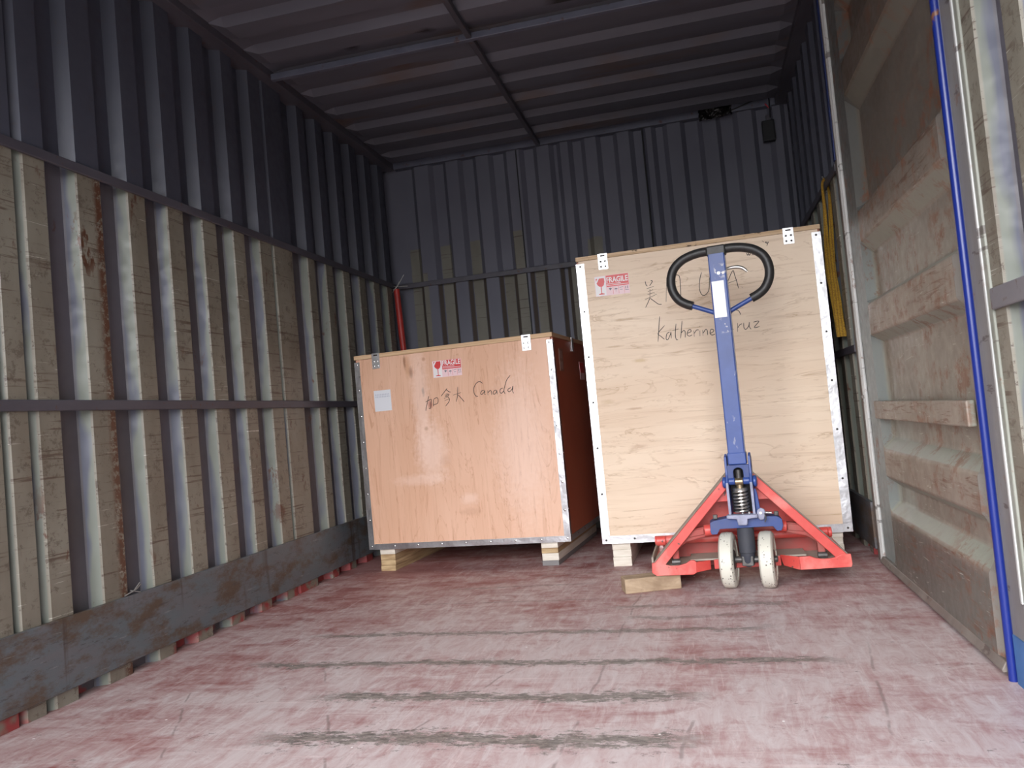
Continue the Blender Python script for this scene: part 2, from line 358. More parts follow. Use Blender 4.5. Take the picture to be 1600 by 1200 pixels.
# ------------------------------------------------------------------ side door and its posts
def door_mat():
    a = Mat('door_paint_worn', .5)
    dep = a.sub(a.x, XR); big = a.noise(scale=2.4, detail=5, off=(2, 1, 5)); fine = a.noise(scale=30, detail=4)
    val = a.mix(a.step(big, .35, .65), (.215, .185, .150), (.300, .275, .230))
    val = a.mix(a.step(a.noise(scale=1.5, detail=3, off=(7, 7, 1)), .55, .68), val, (.30, .32, .28))
    rid = a.mix(a.step(big, .35, .65), (.235, .195, .155), (.320, .275, .225))
    rid = a.mix(a.step(a.z, .235, .20), rid, a.mix(big, (.11, .10, .085), (.19, .18, .155)))     # bottom panel, dirtier
    sc = a.step(a.noise((1, 5, 70), 1, 6, .7, .8), .54, .59); rid = a.mix(a.mul(a.mul(sc, .8), a.step(a.noise(scale=4, off=(1, 2, 3)), .42, .55)), rid, (.15, .07, .04))
    l = a.step(a.noise((1, 6, 60), 1, 4, .6, 2.5, off=(4, 4, 1)), .655, .68)
    rid = a.mix(a.mul(l, .8), rid, (.50, .48, .42)); val = a.mix(a.mul(l, .6), val, (.46, .45, .38))
    slo = a.mix(a.step(fine, .3, .7), (.26, .265, .22), (.35, .37, .31))
    c = a.mix(a.step(dep, -.008, -.005), rid, slo); c = a.mix(a.step(dep, .024, .028), c, val)
    st = a.mx(a.step(a.y, 2.975, 2.99), 0.0)
    c = a.mix(a.mul(st, a.step(dep, -.008, -.004)), c, a.mix(big, (.22, .26, .26), (.31, .345, .325)))
    c = a.mix(a.step(a.y, 2.014, 2.011), c, (.20, .185, .165))
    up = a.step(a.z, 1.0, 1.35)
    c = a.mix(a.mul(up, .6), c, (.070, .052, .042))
    rust = a.mul(a.step(a.noise((1, 2, 2), 5, 7, .8, off=(3, 3, 3)), .52, .60), a.step(a.noise(scale=1.6, off=(0, 5, 2)), .40, .52))
    c = a.mix(a.mul(rust, .75), c, (.20, .075, .035))
    a.color(c).rough(a.step(fine, -.3, 1.4)); a.bump(a.add(a.noise(scale=4, detail=2), a.mul(fine, .1)), .35, .012); return a.m
M_DOOR = door_mat()
def post_mat(name, lo, hi, rust=.5):
    a = Mat(name, .5); f = a.noise((1, 1, .3), 12, 5); c = a.mix(a.step(f, .3, .7), lo, hi)
    c = a.mix(a.mul(a.step(a.noise(scale=16, detail=6, rough=.75), .60, .66), rust), c, (.20, .08, .045))
    c = a.mix(a.mul(a.step(a.noise((1, 8, 30), 1, 4), .64, .67), .7), c, (.07, .05, .045)); a.color(c); a.bump(f, .3, .006); return a.m
M_POSTG = post_mat('post_grey_paint', (.19, .18, .18), (.25, .25, .24)); M_POSTP = post_mat('post_pale_paint', (.22, .23, .19), (.30, .31, .27), .5); M_EDGEW = post_mat('rubbed_and_highlight_edge', (.42, .43, .42), (.62, .63, .62), .3)  # M_EDGEW: rubbed post edge, also the painted highlight by the gasket
M_POSTB = post_mat('post_brown_worn', (.15, .125, .11), (.24, .215, .19)); M_METALW = post_mat('gasket_strip_worn', (.42, .42, .40), (.65, .65, .63), .6)
a = Mat('blue_door_gasket', .3); a.color(a.mix(a.mul(a.step(a.y, 1.9490, 1.9505), a.step(a.noise((1, 1, .5), 18, 4), .42, .5)), a.mix(a.mul(a.step(a.noise(scale=14, detail=4), .62, .66), a.step(a.z, 1.3, 1.4)), (.010, .024, .19), (.20, .09, .05)), (.45, .47, .55))); M_BLUE = a.m  # white highlight painted into the colour of the gasket's far side
M_NAVY = flat('navy_edge_paint', (.02, .035, .14), .45, 0, .3, 10)

door = empty('door_1', (XR, 1.95, 0), kind='structure')
DO = Vector((XR, 1.95, 0))
# ridge bands of the door panel along z: (bottom start, face start, face end, top end)
bands = [(-.05, -.04, .222, .262), (.318, .350, .440, .482), (.812, .842, .944, .970), (1.122, 1.170, 1.270, 1.300), (1.625, 1.690, 1.800, 1.840), (1.98, 2.02, 2.12, 2.15)]
zs = [(0.012, -.012)]
for (b0, f0, f1, t1) in bands:
    for z, d in ((b0, .030), (f0, -.012), (f1, -.012), (t1, .030)):
        if z > .012: zs.append((z, d))
zs.append((2.20, .030))
ys = [(1.962, 0), (1.992, 0), (2.010, 1), (2.965, 1), (3.035, 0), (3.195, 0)]
mb = MB(); bm = mb.bm; G = []
for (yy, f) in ys:
    G.append([bm.verts.new((XR + (d*f if d > 0 else (-.012 if (1.995 < yy < 3.03) else -.001)), yy, z)) for z, d in zs])
for i in range(len(ys)-1):
    for j in range(len(zs)-1): bm.faces.new((G[i][j], G[i+1][j], G[i+1][j+1], G[i][j+1]))
bk = [bm.verts.new((XR+.05, yy, z)) for yy in (1.962, 3.195) for z in (.012, 2.20)]
bm.faces.new((bk[0], bk[1], bk[3], bk[2]))
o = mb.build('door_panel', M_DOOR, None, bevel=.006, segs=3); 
def adopt(o, par, org):
    o.data.transform(Matrix.Translation(-Vector(org))); o.parent = par; return o
# the materials read object coordinates, so the panel keeps its world frame and sits under the root by offset
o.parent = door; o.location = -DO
def dpart(mb, name, mat, bevel=.002, smooth=False):
    o = mb.build(name, mat, door, bevel=bevel, smooth=smooth); o.location = -DO; return o
dpart(MB().box(XR-.016, XR+.004, 2.02, 3.035, .548, .610), 'cross_bar', M_DOOR, .004)
dpart(MB().prism([(XR-.022, .018), (XR-.020, .012), (XR+.03, .012), (XR+.03, .030), (XR-.0125, .036)], lambda u, w, t: (u, t, w), 1.962, 3.195), 'bottom_lip', M_POSTB)
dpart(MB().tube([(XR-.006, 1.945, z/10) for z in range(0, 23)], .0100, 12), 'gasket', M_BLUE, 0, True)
dpart(MB().box(XR-.004, XR+.004, 1.9575, 1.9615, .02, 2.20), 'gasket_highlight', M_EDGEW, .001)  # pale strip added as the white highlight line along the gasket
dpart(MB().tube([(XR-.005, 3.206, z/10+.03) for z in range(0, 22)], .006, 8), 'edge_strip', M_METALW, 0, True)
tag(MB().box(XR-.002, XR+.05, 1.846, 1.932, 0, ZT).build('trim_4', M_POSTG, bevel=.003), kind='structure')
tag(MB().box(XR-.005, XR+.05, 1.816, 1.842, .19, ZT).build('trim_4', M_POSTP, bevel=.004), kind='structure')
tag(MB().box(XR-.008, XR-.001, 1.836, 1.845, .19, ZT).build('trim_4', M_EDGEW, bevel=.001), kind='structure')
tag(MB().box(XR-.005, XR-.0021, 1.85, 1.925, .0, .105).build('baseboard_right', M_SKIRTB), kind='structure')
tag(MB().box(XR-.006, XR+.05, 3.214, 3.312, 0, ZT).build('trim_4', M_POSTB, bevel=.004), kind='structure')
for yy, r in ((3.226, .005), (3.242, .004)):
    tag(MB().tube([(XR-.007, yy, z/10+.01) for z in range(0, 23)], r, 8).build('trim_5', M_METALW, smooth=True), kind='structure')
tag(MB().box(XR-.010, XR-.005, 3.285, 3.313, 1.55, ZT).build('trim_5', M_NAVY), kind='structure')
tag(MB().box(XR-.018, XR-.0095, 3.222, 3.246, .62, .632).build('trim_5', M_POSTB), kind='structure')
tag(MB().box(XR-.006, XR+.05, 1.933, 3.213, 2.205, ZT).build('trim_5', M_RAIL), kind='structure')
SMALL_STROKES = [[(0.353,0.779),(0.383,0.789),(0.380,0.771),(0.376,0.749),(0.367,0.748)],[(0.372,0.805),(0.366,0.787),(0.356,0.758),(0.351,0.738)],[(0.395,0.788),(0.392,0.762),(0.393,0.755)],[(0.395,0.788),(0.409,0.794),(0.417,0.788),(0.413,0.768),(0.392,0.762)],[(0.467,0.832),(0.450,0.815),(0.433,0.798)],[(0.461,0.827),(0.474,0.816),(0.483,0.813)],[(0.455,0.805),(0.468,0.809)],[(0.456,0.799),(0.473,0.805),(0.471,0.799),(0.458,0.794),(0.456,0.799)],[(0.447,0.787),(0.471,0.792)],[(0.450,0.777),(0.475,0.783)],[(0.468,0.792),(0.474,0.781),(0.469,0.768),(0.452,0.751)],[(0.494,0.798),(0.534,0.806)],[(0.520,0.834),(0.516,0.799),(0.507,0.766)],[(0.518,0.797),(0.530,0.783),(0.546,0.762)],[(0.643,0.837),(0.631,0.846),(0.615,0.843),(0.600,0.824),(0.597,0.802),(0.603,0.785),(0.615,0.780)],[(0.648,0.805),(0.636,0.804),(0.629,0.794),(0.633,0.787),(0.645,0.796),(0.650,0.803),(0.648,0.788),(0.652,0.785)],[(0.663,0.803),(0.663,0.781)],[(0.664,0.792),(0.675,0.802),(0.680,0.798),(0.682,0.780)],[(0.706,0.801),(0.694,0.798),(0.689,0.788),(0.694,0.782),(0.705,0.792),(0.707,0.799),(0.708,0.781)],[(0.737,0.807),(0.725,0.802),(0.722,0.790),(0.729,0.784),(0.741,0.794)],[(0.778,0.861),(0.759,0.841),(0.747,0.813),(0.741,0.792),(0.746,0.779)],[(0.775,0.805),(0.763,0.800),(0.760,0.792),(0.767,0.787),(0.780,0.797),(0.785,0.811),(0.782,0.790),(0.786,0.778)],[(0.189,0.809),(0.197,0.797),(0.211,0.784)]]
TALL_STROKES = [[(0.285,1.190),(0.287,1.175),(0.292,1.168)],[(0.308,1.190),(0.315,1.187),(0.308,1.176),(0.301,1.169)],[(0.288,1.158),(0.318,1.164)],[(0.292,1.145),(0.314,1.151)],[(0.289,1.132),(0.319,1.139)],[(0.302,1.154),(0.298,1.118)],[(0.278,1.113),(0.328,1.130)],[(0.298,1.118),(0.289,1.101),(0.276,1.079)],[(0.299,1.116),(0.315,1.101),(0.331,1.087),(0.344,1.085)],[(0.375,1.194),(0.419,1.199),(0.428,1.184),(0.427,1.138),(0.425,1.110)],[(0.375,1.194),(0.363,1.093)],[(0.384,1.165),(0.416,1.173)],[(0.399,1.170),(0.395,1.142)],[(0.379,1.127),(0.411,1.135)],[(0.407,1.139),(0.406,1.127)],[(0.518,1.197),(0.509,1.170),(0.503,1.135),(0.508,1.108),(0.519,1.100),(0.531,1.107),(0.541,1.123),(0.546,1.158),(0.547,1.172)],[(0.598,1.186),(0.582,1.188),(0.571,1.169),(0.588,1.145),(0.592,1.120),(0.577,1.105),(0.560,1.110)],[(0.613,1.135),(0.642,1.187),(0.648,1.169),(0.654,1.140),(0.658,1.112)],[(0.614,1.137),(0.655,1.147)],[(0.672,1.114),(0.673,1.112)],[(0.703,1.252),(0.707,1.242),(0.711,1.249),(0.714,1.241),(0.720,1.250)],[(0.725,1.251),(0.730,1.239)],[(0.731,1.250),(0.723,1.239)],[(0.744,1.248),(0.738,1.247),(0.739,1.242),(0.744,1.243),(0.744,1.248),(0.743,1.237)],[(0.751,1.247),(0.749,1.237)],[(0.769,1.293),(0.776,1.287)],[(0.779,1.283),(0.784,1.287),(0.784,1.279)],[(0.788,1.288),(0.789,1.280)],[(0.794,1.286),(0.790,1.280),(0.785,1.270)],[(0.330,1.035),(0.322,0.984),(0.313,0.930)],[(0.347,0.995),(0.317,0.965),(0.327,0.952),(0.341,0.937)],[(0.365,0.965),(0.353,0.959),(0.348,0.938),(0.355,0.935),(0.367,0.955),(0.370,0.964),(0.369,0.938)],[(0.394,0.997),(0.387,0.953),(0.389,0.931),(0.396,0.930)],[(0.377,0.970),(0.403,0.974)],[(0.420,1.006),(0.414,0.973),(0.407,0.934)],[(0.410,0.955),(0.423,0.965),(0.428,0.957),(0.426,0.935)],[(0.437,0.952),(0.452,0.957),(0.450,0.966),(0.441,0.963),(0.435,0.947),(0.443,0.939),(0.455,0.943)],[(0.463,0.960),(0.463,0.934)],[(0.464,0.948),(0.475,0.961),(0.484,0.960)],[(0.488,0.957),(0.486,0.934)],[(0.487,0.976),(0.488,0.973)],[(0.499,0.958),(0.498,0.934)],[(0.499,0.944),(0.511,0.959),(0.517,0.954),(0.517,0.935)],[(0.527,0.941),(0.539,0.945),(0.543,0.953),(0.533,0.957),(0.527,0.941),(0.535,0.933),(0.547,0.936)],[(0.656,1.003),(0.649,1.020),(0.634,1.024),(0.619,1.012),(0.611,0.992),(0.608,0.964),(0.611,0.950),(0.622,0.947)],[(0.640,0.970),(0.637,0.935)],[(0.639,0.951),(0.648,0.962),(0.657,0.966)],[(0.664,0.969),(0.663,0.949),(0.670,0.941),(0.682,0.953),(0.687,0.969),(0.684,0.953),(0.690,0.939)],[(0.702,0.967),(0.724,0.968),(0.703,0.945),(0.725,0.946)]]

# ------------------------------------------------------------------ wood and metal for the crates
def ply(name, lo, hi, line, vertical, knots=()):
    a = Mat(name, .42, 0, .4)
    s1 = (5.5, 1, .8) if vertical else (.8, 1, 5.5)
    g = a.noise(s1, 1.6, 5, .6, 1.4); s2 = (40, 1, 2.2) if vertical else (2.2, 1, 40)
    f = a.noise(s2, 1.3, 4, .6, .8); broad = a.noise((1.4, 1, .5) if vertical else (.5, 1, 1.6), 1.3, 2)
    rings = a.op('FRACT', a.mul(g, 7.0)); rings = a.mul(a.step(rings, .80, .97), a.step(f, .35, .62))
    c = a.mix(a.step(a.add(a.mul(broad, .7), a.mul(g, .3)), .38, .62), lo, hi)
    c = a.mix(a.mul(rings, .48), c, line)
    c = a.mix(a.mul(a.step(f, .54, .72), .30), c, line)
    sp = a.mul(a.step(a.noise((9, 1, 26) if not vertical else (26, 1, 9), 1, 3), .70, .78), .45); c = a.mix(sp, c, line)
    for (u, z, ru, rz, col, s) in knots:
        d = a.op('SQRT', a.add(a.op('POWER', a.mul(a.sub(a.x, u), 1/ru), 2.0), a.op('POWER', a.mul(a.sub(a.z, z), 1/rz), 2.0)))
        d = a.add(d, a.mul(a.sub(a.noise(scale=45, detail=4), .5), 1.1)); c = a.mix(a.mul(a.step(d, 1.1, .4), s), c, col)
    a.color(c).rough(a.add(.36, a.mul(f, .2))); a.bump(f, .08, .002); return a.m
BRN = (.20, .07, .025); PINK = (.92, .70, .60)
M_PLYS = ply('plywood_orange_pink', (.66, .385, .25), (.78, .50, .36), (.44, .19, .09), True,
    [(.262, .975, .008, .04, BRN, .7), (.291, .925, .012, .03, BRN, .65), (.275, .95, .018, .06, (.5, .25, .12), .5), (.345, .83, .008, .024, (.12, .05, .03), .8), (.375, .765, .014, .022, (.36, .07, .04), .75),
     (.33, .80, .05, .30, PINK, .45), (.36, .55, .09, .16, PINK, .5), (.43, .50, .03, .03, (.5, .25, .15), .25), (.345, .655, .012, .012, (.4, .2, .1), .5), (.53, .32, .05, .03, PINK, .4), (.53, .26, .06, .02, (.5, .27, .17), .35), (.36, .98, .01, .01, (.4, .15, .07), .5), (.30, .42, .16, .03, PINK, .35), (.80, .55, .14, .4, PINK, .35)])
M_PLYT = ply('plywood_pale_tan', (.70, .53, .38), (.82, .67, .51), (.40, .24, .12), False,
    [(.18, 1.04, .06, .006, (.38, .22, .10), .5), (.08, .70, .03, .012, (.45, .30, .12), .3), (.23, .86, .035, .010, (.50, .32, .10), .45), (.19, .50, .04, .01, (.4, .22, .12), .4), (.19, .66, .04, .006, (.4, .22, .12), .5), (.13, .93, .04, .005, (.42, .25, .12), .5)])
def brown():
    a = Mat('red_brown_panel', .38); f = a.noise((1, 1, 1), 3, 4); a.color(a.mix(a.step(f, .3, .7), (.34, .085, .045), (.42, .12, .06))); return a.m
M_BROWN = brown()
def edgeply():
    a = Mat('plywood_edge', .7); f = a.noise((3, 3, 160), 1, 3); g = a.noise((14, 14, 30), 1, 5, .7)
    c = a.mix(a.step(f, .4, .6), (.52, .36, .21), (.70, .52, .34)); c = a.mix(a.step(g, .60, .66), c, (.07, .04, .025)); a.color(c); return a.m
M_EDGE = edgeply()
a = Mat('plywood_edge_clean', .7); a.color(a.mix(a.step(a.noise((3, 3, 160), 1, 3), .4, .6), (.55, .36, .20), (.66, .46, .28))); M_EDGEC = a.m
def galv(name, v=.62, r=.33):
    a = Mat(name, r, 1.0); k = a.voro(95); n = a.noise(scale=7, detail=4); s = a.n('ShaderNodeSeparateXYZ'); a.t.links.new(k.outputs['Color'], s.inputs[0])
    a.color(a.mix(a.mul(s.outputs[0], .5), (v, v, v*1.02), (v*.72, v*.73, v*.76))); a.rough(a.add(r-.14, a.mul(a.add(n, a.mul(s.outputs[0], .3)), .22))); a.bump(n, .5, .012); return a.m
M_GALV = galv('galvanised_strip', .62); M_SCREW = flat('screw_steel', (.7, .7, .68), .25, 1.0); M_SCREWD = flat('screw_dark', (.05, .045, .04), .5, .2)
M_CLIP = galv('clip_steel', .8, .36)
def board(name, lo, hi):
    a = Mat(name, .75); f = a.noise((8, 3, 60), 1, 4); a.color(a.mix(a.step(f, .35, .65), lo, hi)); a.bump(f, .2, .003); return a.m
M_PALE = board('pale_board', (.66, .60, .50), (.80, .75, .66)); M_OSB = board('chip_board', (.34, .22, .11), (.62, .46, .26))
M_INK = flat('marker_ink', (.035, .025, .022), .6)
M_WHITE = flat('sticker_white', (.80, .78, .78), .45); M_PINKW = flat('sticker_pale_pink', (.82, .60, .62), .45); M_RED = flat('sticker_red', (.62, .045, .045), .4)
M_GREY = flat('print_grey', (.22, .20, .23), .6); M_PAPER = flat('label_paper', (.70, .72, .76), .6)

def glyphs(txt, h, mat, name, parent, x, z, y, w=None, bold=.0):
    cu = bpy.data.curves.new('text', 'FONT'); cu.body = txt; cu.size = 1.0; cu.offset = bold
    t = bpy.data.objects.new('text', cu); C.objects.link(t); dg = bpy.context.evaluated_depsgraph_get(); dg.update()
    me = bpy.data.meshes.new_from_object(t.evaluated_get(dg)); bpy.data.objects.remove(t)
    xs = [v.co.x for v in me.vertices]; ys_ = [v.co.y for v in me.vertices]; x0, x1, y0, y1 = min(xs), max(xs), min(ys_), max(ys_)
    sx = (w/(x1-x0)) if w else h/(y1-y0); sz = h/(y1-y0)
    for v in me.vertices: v.co = Vector((x + (v.co.x-x0)*sx, y, z + (v.co.y-y0)*sz))
    me.materials.clear(); me.materials.append(mat); o = bpy.data.objects.new(name, me); C.objects.link(o); o.parent = parent; return o

def front(u, w, t): return (u, t, w)           # drawing plane of a crate's front

def fragile(par, u, z, w=.145, h=.083, tilt=0.0):
    y = -.0006
    o = MB().prism([(u, z), (u+w, z), (u+w, z+h), (u, z+h)], front, y, 0).build('fragile_sticker', M_PINKW, par)
    e = y-.0004; s = w/.145
    def sub(mb, nm, m): return mb.build(nm, m, o)
    mb = MB(); mb.prism([(u+.049*s, z+.036*s), (u+w-.002, z+.036*s), (u+w-.002, z+h-.001), (u+.049*s, z+h-.001)], front, e, y)
    sub(mb, 'red_field', M_RED)
    mb = MB(); mb.prism([(u+.002, z+.002), (u+.046*s, z+.002), (u+.046*s, z+h-.002), (u+.002, z+h-.002)], front, e, y); sub(mb, 'white_field', M_WHITE)
    e2 = e-.0004; mb = MB()
    def P(pts): mb.prism([(u+a*s, z+b*s) for a, b in pts], front, e2, e)
    P([(.012, .062), (.020, .076), (.041, .076), (.042, .060), (.038, .046), (.030, .040), (.020, .041), (.012, .048), (.008, .056)])
    P([(.006, .076), (.013, .076), (.006, .064)]); P([(.024, .040), (.028, .040), (.0275, .010), (.0245, .010)]); P([(.014, .010), (.026, .013), (.038, .010), (.038, .007), (.014, .007)])
    sub(mb, 'wine_glass', M_RED)
    glyphs('FRAGILE', .024*s, M_WHITE, 'fragile_text', o, u+.051*s, z+.053*s, e2, w=.090*s, bold=.02)
    mb = MB()
    for k in range(2): mb.prism([(u+.051*s, z+(.041+.006*k)*s), (u+(.140-.03*k)*s, z+(.041+.006*k)*s), (u+(.140-.03*k)*s, z+(.043+.006*k)*s), (u+.051*s, z+(.043+.006*k)*s)], front, e2, e)
    sub(mb, 'small_print', M_WHITE)
    mb = MB()
    def Q(pts, k): mb.prism([(u+(.053+.0235*k+a)*s, z+b*s) for a, b in pts], front, e, y)
    Q([(.004, .029), (.009, .031), (.013, .031), (.018, .029), (.011, .020)], 0)
    Q([(.003, .022), (.006, .026), (.011, .028), (.016, .026), (.019, .022)], 1); Q([(.0105, .022), (.0115, .022), (.0115, .012), (.0105, .012)], 1)
    Q([(.003, .028), (.018, .031), (.018, .029), (.003, .026)], 2); Q([(.005, .018), (.016, .018), (.016, .020), (.005, .020)], 2)
    for q in (.004, .012): Q([(q, .020), (q+.003, .020), (q+.003, .031), (q, .031)], 3)
    Q([(.002, .014), (.018, .014), (.018, .016), (.002, .016)], 3)
    sub(mb, 'handling_marks', M_GREY)
    for k in range(1, 4): mb = MB(); mb.prism([(u+(.0515+.0235*k)*s, z+.004*s), (u+(.0525+.0235*k)*s, z+.004*s), (u+(.0525+.0235*k)*s, z+.034*s), (u+(.0515+.0235*k)*s, z+.034*s)], front, e, y); sub(mb, 'divider', M_RED)
    return o

def ribbon(strokes, r, par, name, y=-.0007):
    mb = MB()
    for st in strokes:
        pts = smooth_path([(u, 0, z) for u, z in st], 4) if len(st) > 2 else [Vector((u, 0, z)) for u, z in st]
        L, R = [], []
        for i, q in enumerate(pts):
            d = (pts[min(i+1, len(pts)-1)] - pts[max(i-1, 0)]); d = d.normalized() if d.length > 1e-6 else Vector((1, 0, 0))
            n = Vector((-d.z, 0, d.x)); rr = r*(1.0 if 0 < i < len(pts)-1 else .6)
            L.append(mb.bm.verts.new((q.x+n.x*rr, y, q.z+n.z*rr))); R.append(mb.bm.verts.new((q.x-n.x*rr, y, q.z-n.z*rr)))
        for i in range(len(L)-1): mb.bm.faces.new((L[i], L[i+1], R[i+1], R[i]))
    return mb.build(name, M_INK, par)

def crate(root, w, h, b, dep, mfront, medge, strip_w, clips, screws, nscrew, sk, lidt=.022, dark_screw=False):
    zt = b+h; zl = zt-lidt
    MB().box(.010, w-.010, .0005, .012, b+.004, zl-.001).build('front_panel', mfront, root)
    MB().box(w-.012, w-.0005, .013, dep-.013, b+.004, zl-.001).build('side_panel', M_BROWN, root)
    MB().box(.0005, .012, .013, dep-.013, b+.004, zl-.001).build('side_panel', M_BROWN, root)
    MB().box(.010, w-.010, dep-.012, dep-.0005, b+.004, zl-.001).build('back_panel', M_BROWN, root)
    MB().box(.012, w-.012, .013, dep-.013, b, b+.018).build('base_board', medge, root)
    lid = MB().box(-.001, w+.001, -.002, dep+.002, zl, zt).build('lid', medge, root, bevel=.0015)
    s = strip_w; t = .0012; MS = M_SCREWD if dark_screw else M_SCREW
    def strip(poly_boxes, nm='edge_strip'):
        mb = MB()
        for q in poly_boxes: mb.box(*q)
        return mb.build(nm, M_GALV, root)
    zs_ = zl-.012
    e1 = strip([(0, s, -t, 0, b, zs_), (-t, 0, -t, s, b, zs_)]); e2 = strip([(w-s, w, -t, 0, b, zs_), (w, w+t, -t, s, b, zs_)])
    e5 = strip([(s+.0005, w-s-.0005, -t, 0, b, b+s*.95), (s, w-s, -t, s, b-t, b)]); e6 = strip([(w, w+t, s+.0005, dep-s, b, b+s*.95)])
    e3 = strip([(w, w+t, dep-s, dep, b, zs_), (w-s, w, dep, dep+t, b, zs_)]); strip([(-t, 0, dep-s, dep, b, zs_), (0, s, dep, dep+t, b, zs_)])
    def screw(e, x, y, z, ax):
        MB().lathe((x, y, z), ax, [(0, .0045), (.0012, .0040), (.0020, .0022)], 10).build('screw', MS, e, smooth=True)
    k = nscrew; zz0 = b+.015; zz1 = zs_-.012
    for i in range(k):
        z = zz0 + (zz1-zz0)*i/(k-1)
        screw(e1, s*.5, -t, z, (0, -1, 0)); screw(e2, w-s*.5, -t, z, (0, -1, 0)); screw(e2, w+t, s*.45, z+.004, (1, 0, 0))
    nb = int(w/.118)
    for i in range(1, nb):
        screw(e5, s*.5 + (w-s)*i/nb, -t, b+s*.5, (0, -1, 0))
    for i in range(1, 6): screw(e6, w+t, dep*i/6, b+s*.5, (1, 0, 0))
    for (u0, u1, z0) in clips:
        c = MB().box(u0, u1, -.0042, -.002, z0, zt+.0015).box(u0, u1, -.0042, .03, zt+.0001, zt+.0018).build('lid_clip', M_CLIP, root)
        MB().box(u0+.010, u1-.010, -.0050, -.0042, zt-.011, zt-.005).build('slot', M_INK, c)
        for a_ in (.26, .74):
            for z_ in (z0+.012, z0+.034): screw(c, u0+(u1-u0)*a_, -.0042, z_, (0, -1, 0))
    c = MB().box(w+.0012, w+.0035, dep*.42, dep*.42+.040, zt-.066, zt+.0015).build('lid_clip', M_CLIP, root)
    for (u0, u1, lay) in sk:
        e = empty('skid', (0, 0, 0)); e.parent = root
        z = 0
        for i, (th, m) in enumerate(lay):
            MB().box(u0+(i % 2)*.0015, u1-((i+1) % 2)*.0015, .018+(i % 3)*.002, dep-.02, z, z+th-.0003).build('board', m, e, bevel=.0015); z += th
    return root

SX, SY, SW, SH, SB, SYAW = -1.6045, 3.5543, .9864, .9268, .1058, -.0745
sc_ = empty('wooden_crate', (SX, SY, 0), SYAW, 'smaller orange-pink plywood crate with metal edge strips and a square white paper label', 'crate')
crate(sc_, SW, SH, SB, .86, M_PLYS, M_EDGEC, .027, [(.096, .136, 1.033-.072), (.846, .888, 1.033-.070)], True, 8,
      [(.043, .121, [(.026, M_OSB), (.026, M_OSB), (.026, M_OSB), (.0265, M_PALE)]), (.842, .920, [(.022, M_POSTG), (.032, M_PALE), (.024, M_OSB), (.0265, M_PALE)])], .020)
fs = fragile(sc_, .404, .886, .143, .078)
for a0, a1 in ((0, 4), (4, 11), (11, 14), (14, 21), (21, 22)): ribbon(SMALL_STROKES[a0:a1], .0015, sc_, 'handwriting')
pl_ = MB().prism([(.090, .757), (.178, .757), (.178, .856), (.090, .856)], front, -.0006, 0).build('paper_label', M_PAPER, sc_)
mb = MB()
for i in range(9):
    for j in range(2): mb.prism([(.097+.0085*i, .822+.010*j), (.103+.0085*i, .822+.010*j), (.102+.0085*i, .829+.010*j), (.098+.0085*i, .829+.010*j)], front, -.0009, -.0006)
mb.build('label_print', flat('faint_print', (.50, .53, .60), .6), pl_)
# stickers on the brown right side
def sidebox(y0, y1, z0, z1, nm, m, par=sc_): return MB().box(SW-.0005, SW+.0006, y0, y1, z0, z1).build(nm, m, par)
k = sidebox(.10, .17, .862, .965, 'handling_label', flat('faded_brown_label', (.26, .13, .09), .5))
for z0 in (.872, .922): MB().box(SW+.0006, SW+.001, .115, .155, z0, z0+.034).build('arrow_mark', flat('faded_mark', (.36, .22, .17), .5), k)
k = sidebox(.50, .60, .83, .92, 'fragile_sticker', M_PINKW); MB().box(SW+.0006, SW+.001, .505, .595, .865, .918).build('red_field', M_RED, k)

TX, TY, TW, TH, TB, TYAW = -.4706, 3.397, .9933, 1.229, .1006, -.0117
tc_ = empty('wooden_crate', (TX, TY, 0), TYAW, 'taller pale tan plywood crate with galvanised edge strips, standing directly behind the pallet jack', 'crate')
crate(tc_, TW, TH, TB, .86, M_PLYT, M_EDGE, .034, [(.096, .136, 1.3296-.066), (.851, .892, 1.3296-.064)], True, 7,
      [(.036, .115, [(.040, M_PALE), (.030, M_PALE), (.030, M_PALE)]), (.872, .958, [(.026, M_PALE), (.024, M_PALE), (.026, M_PALE), (.024, M_PALE)])], .018, True)
fragile(tc_, .072, 1.150, .146, .086)
for a0, a1 in ((0, 9), (9, 15), (15, 16), (16, 17), (17, 20), (20, 29), (29, 44), (44, 49)): ribbon(TALL_STROKES[a0:a1], .0014, tc_, 'handwriting')

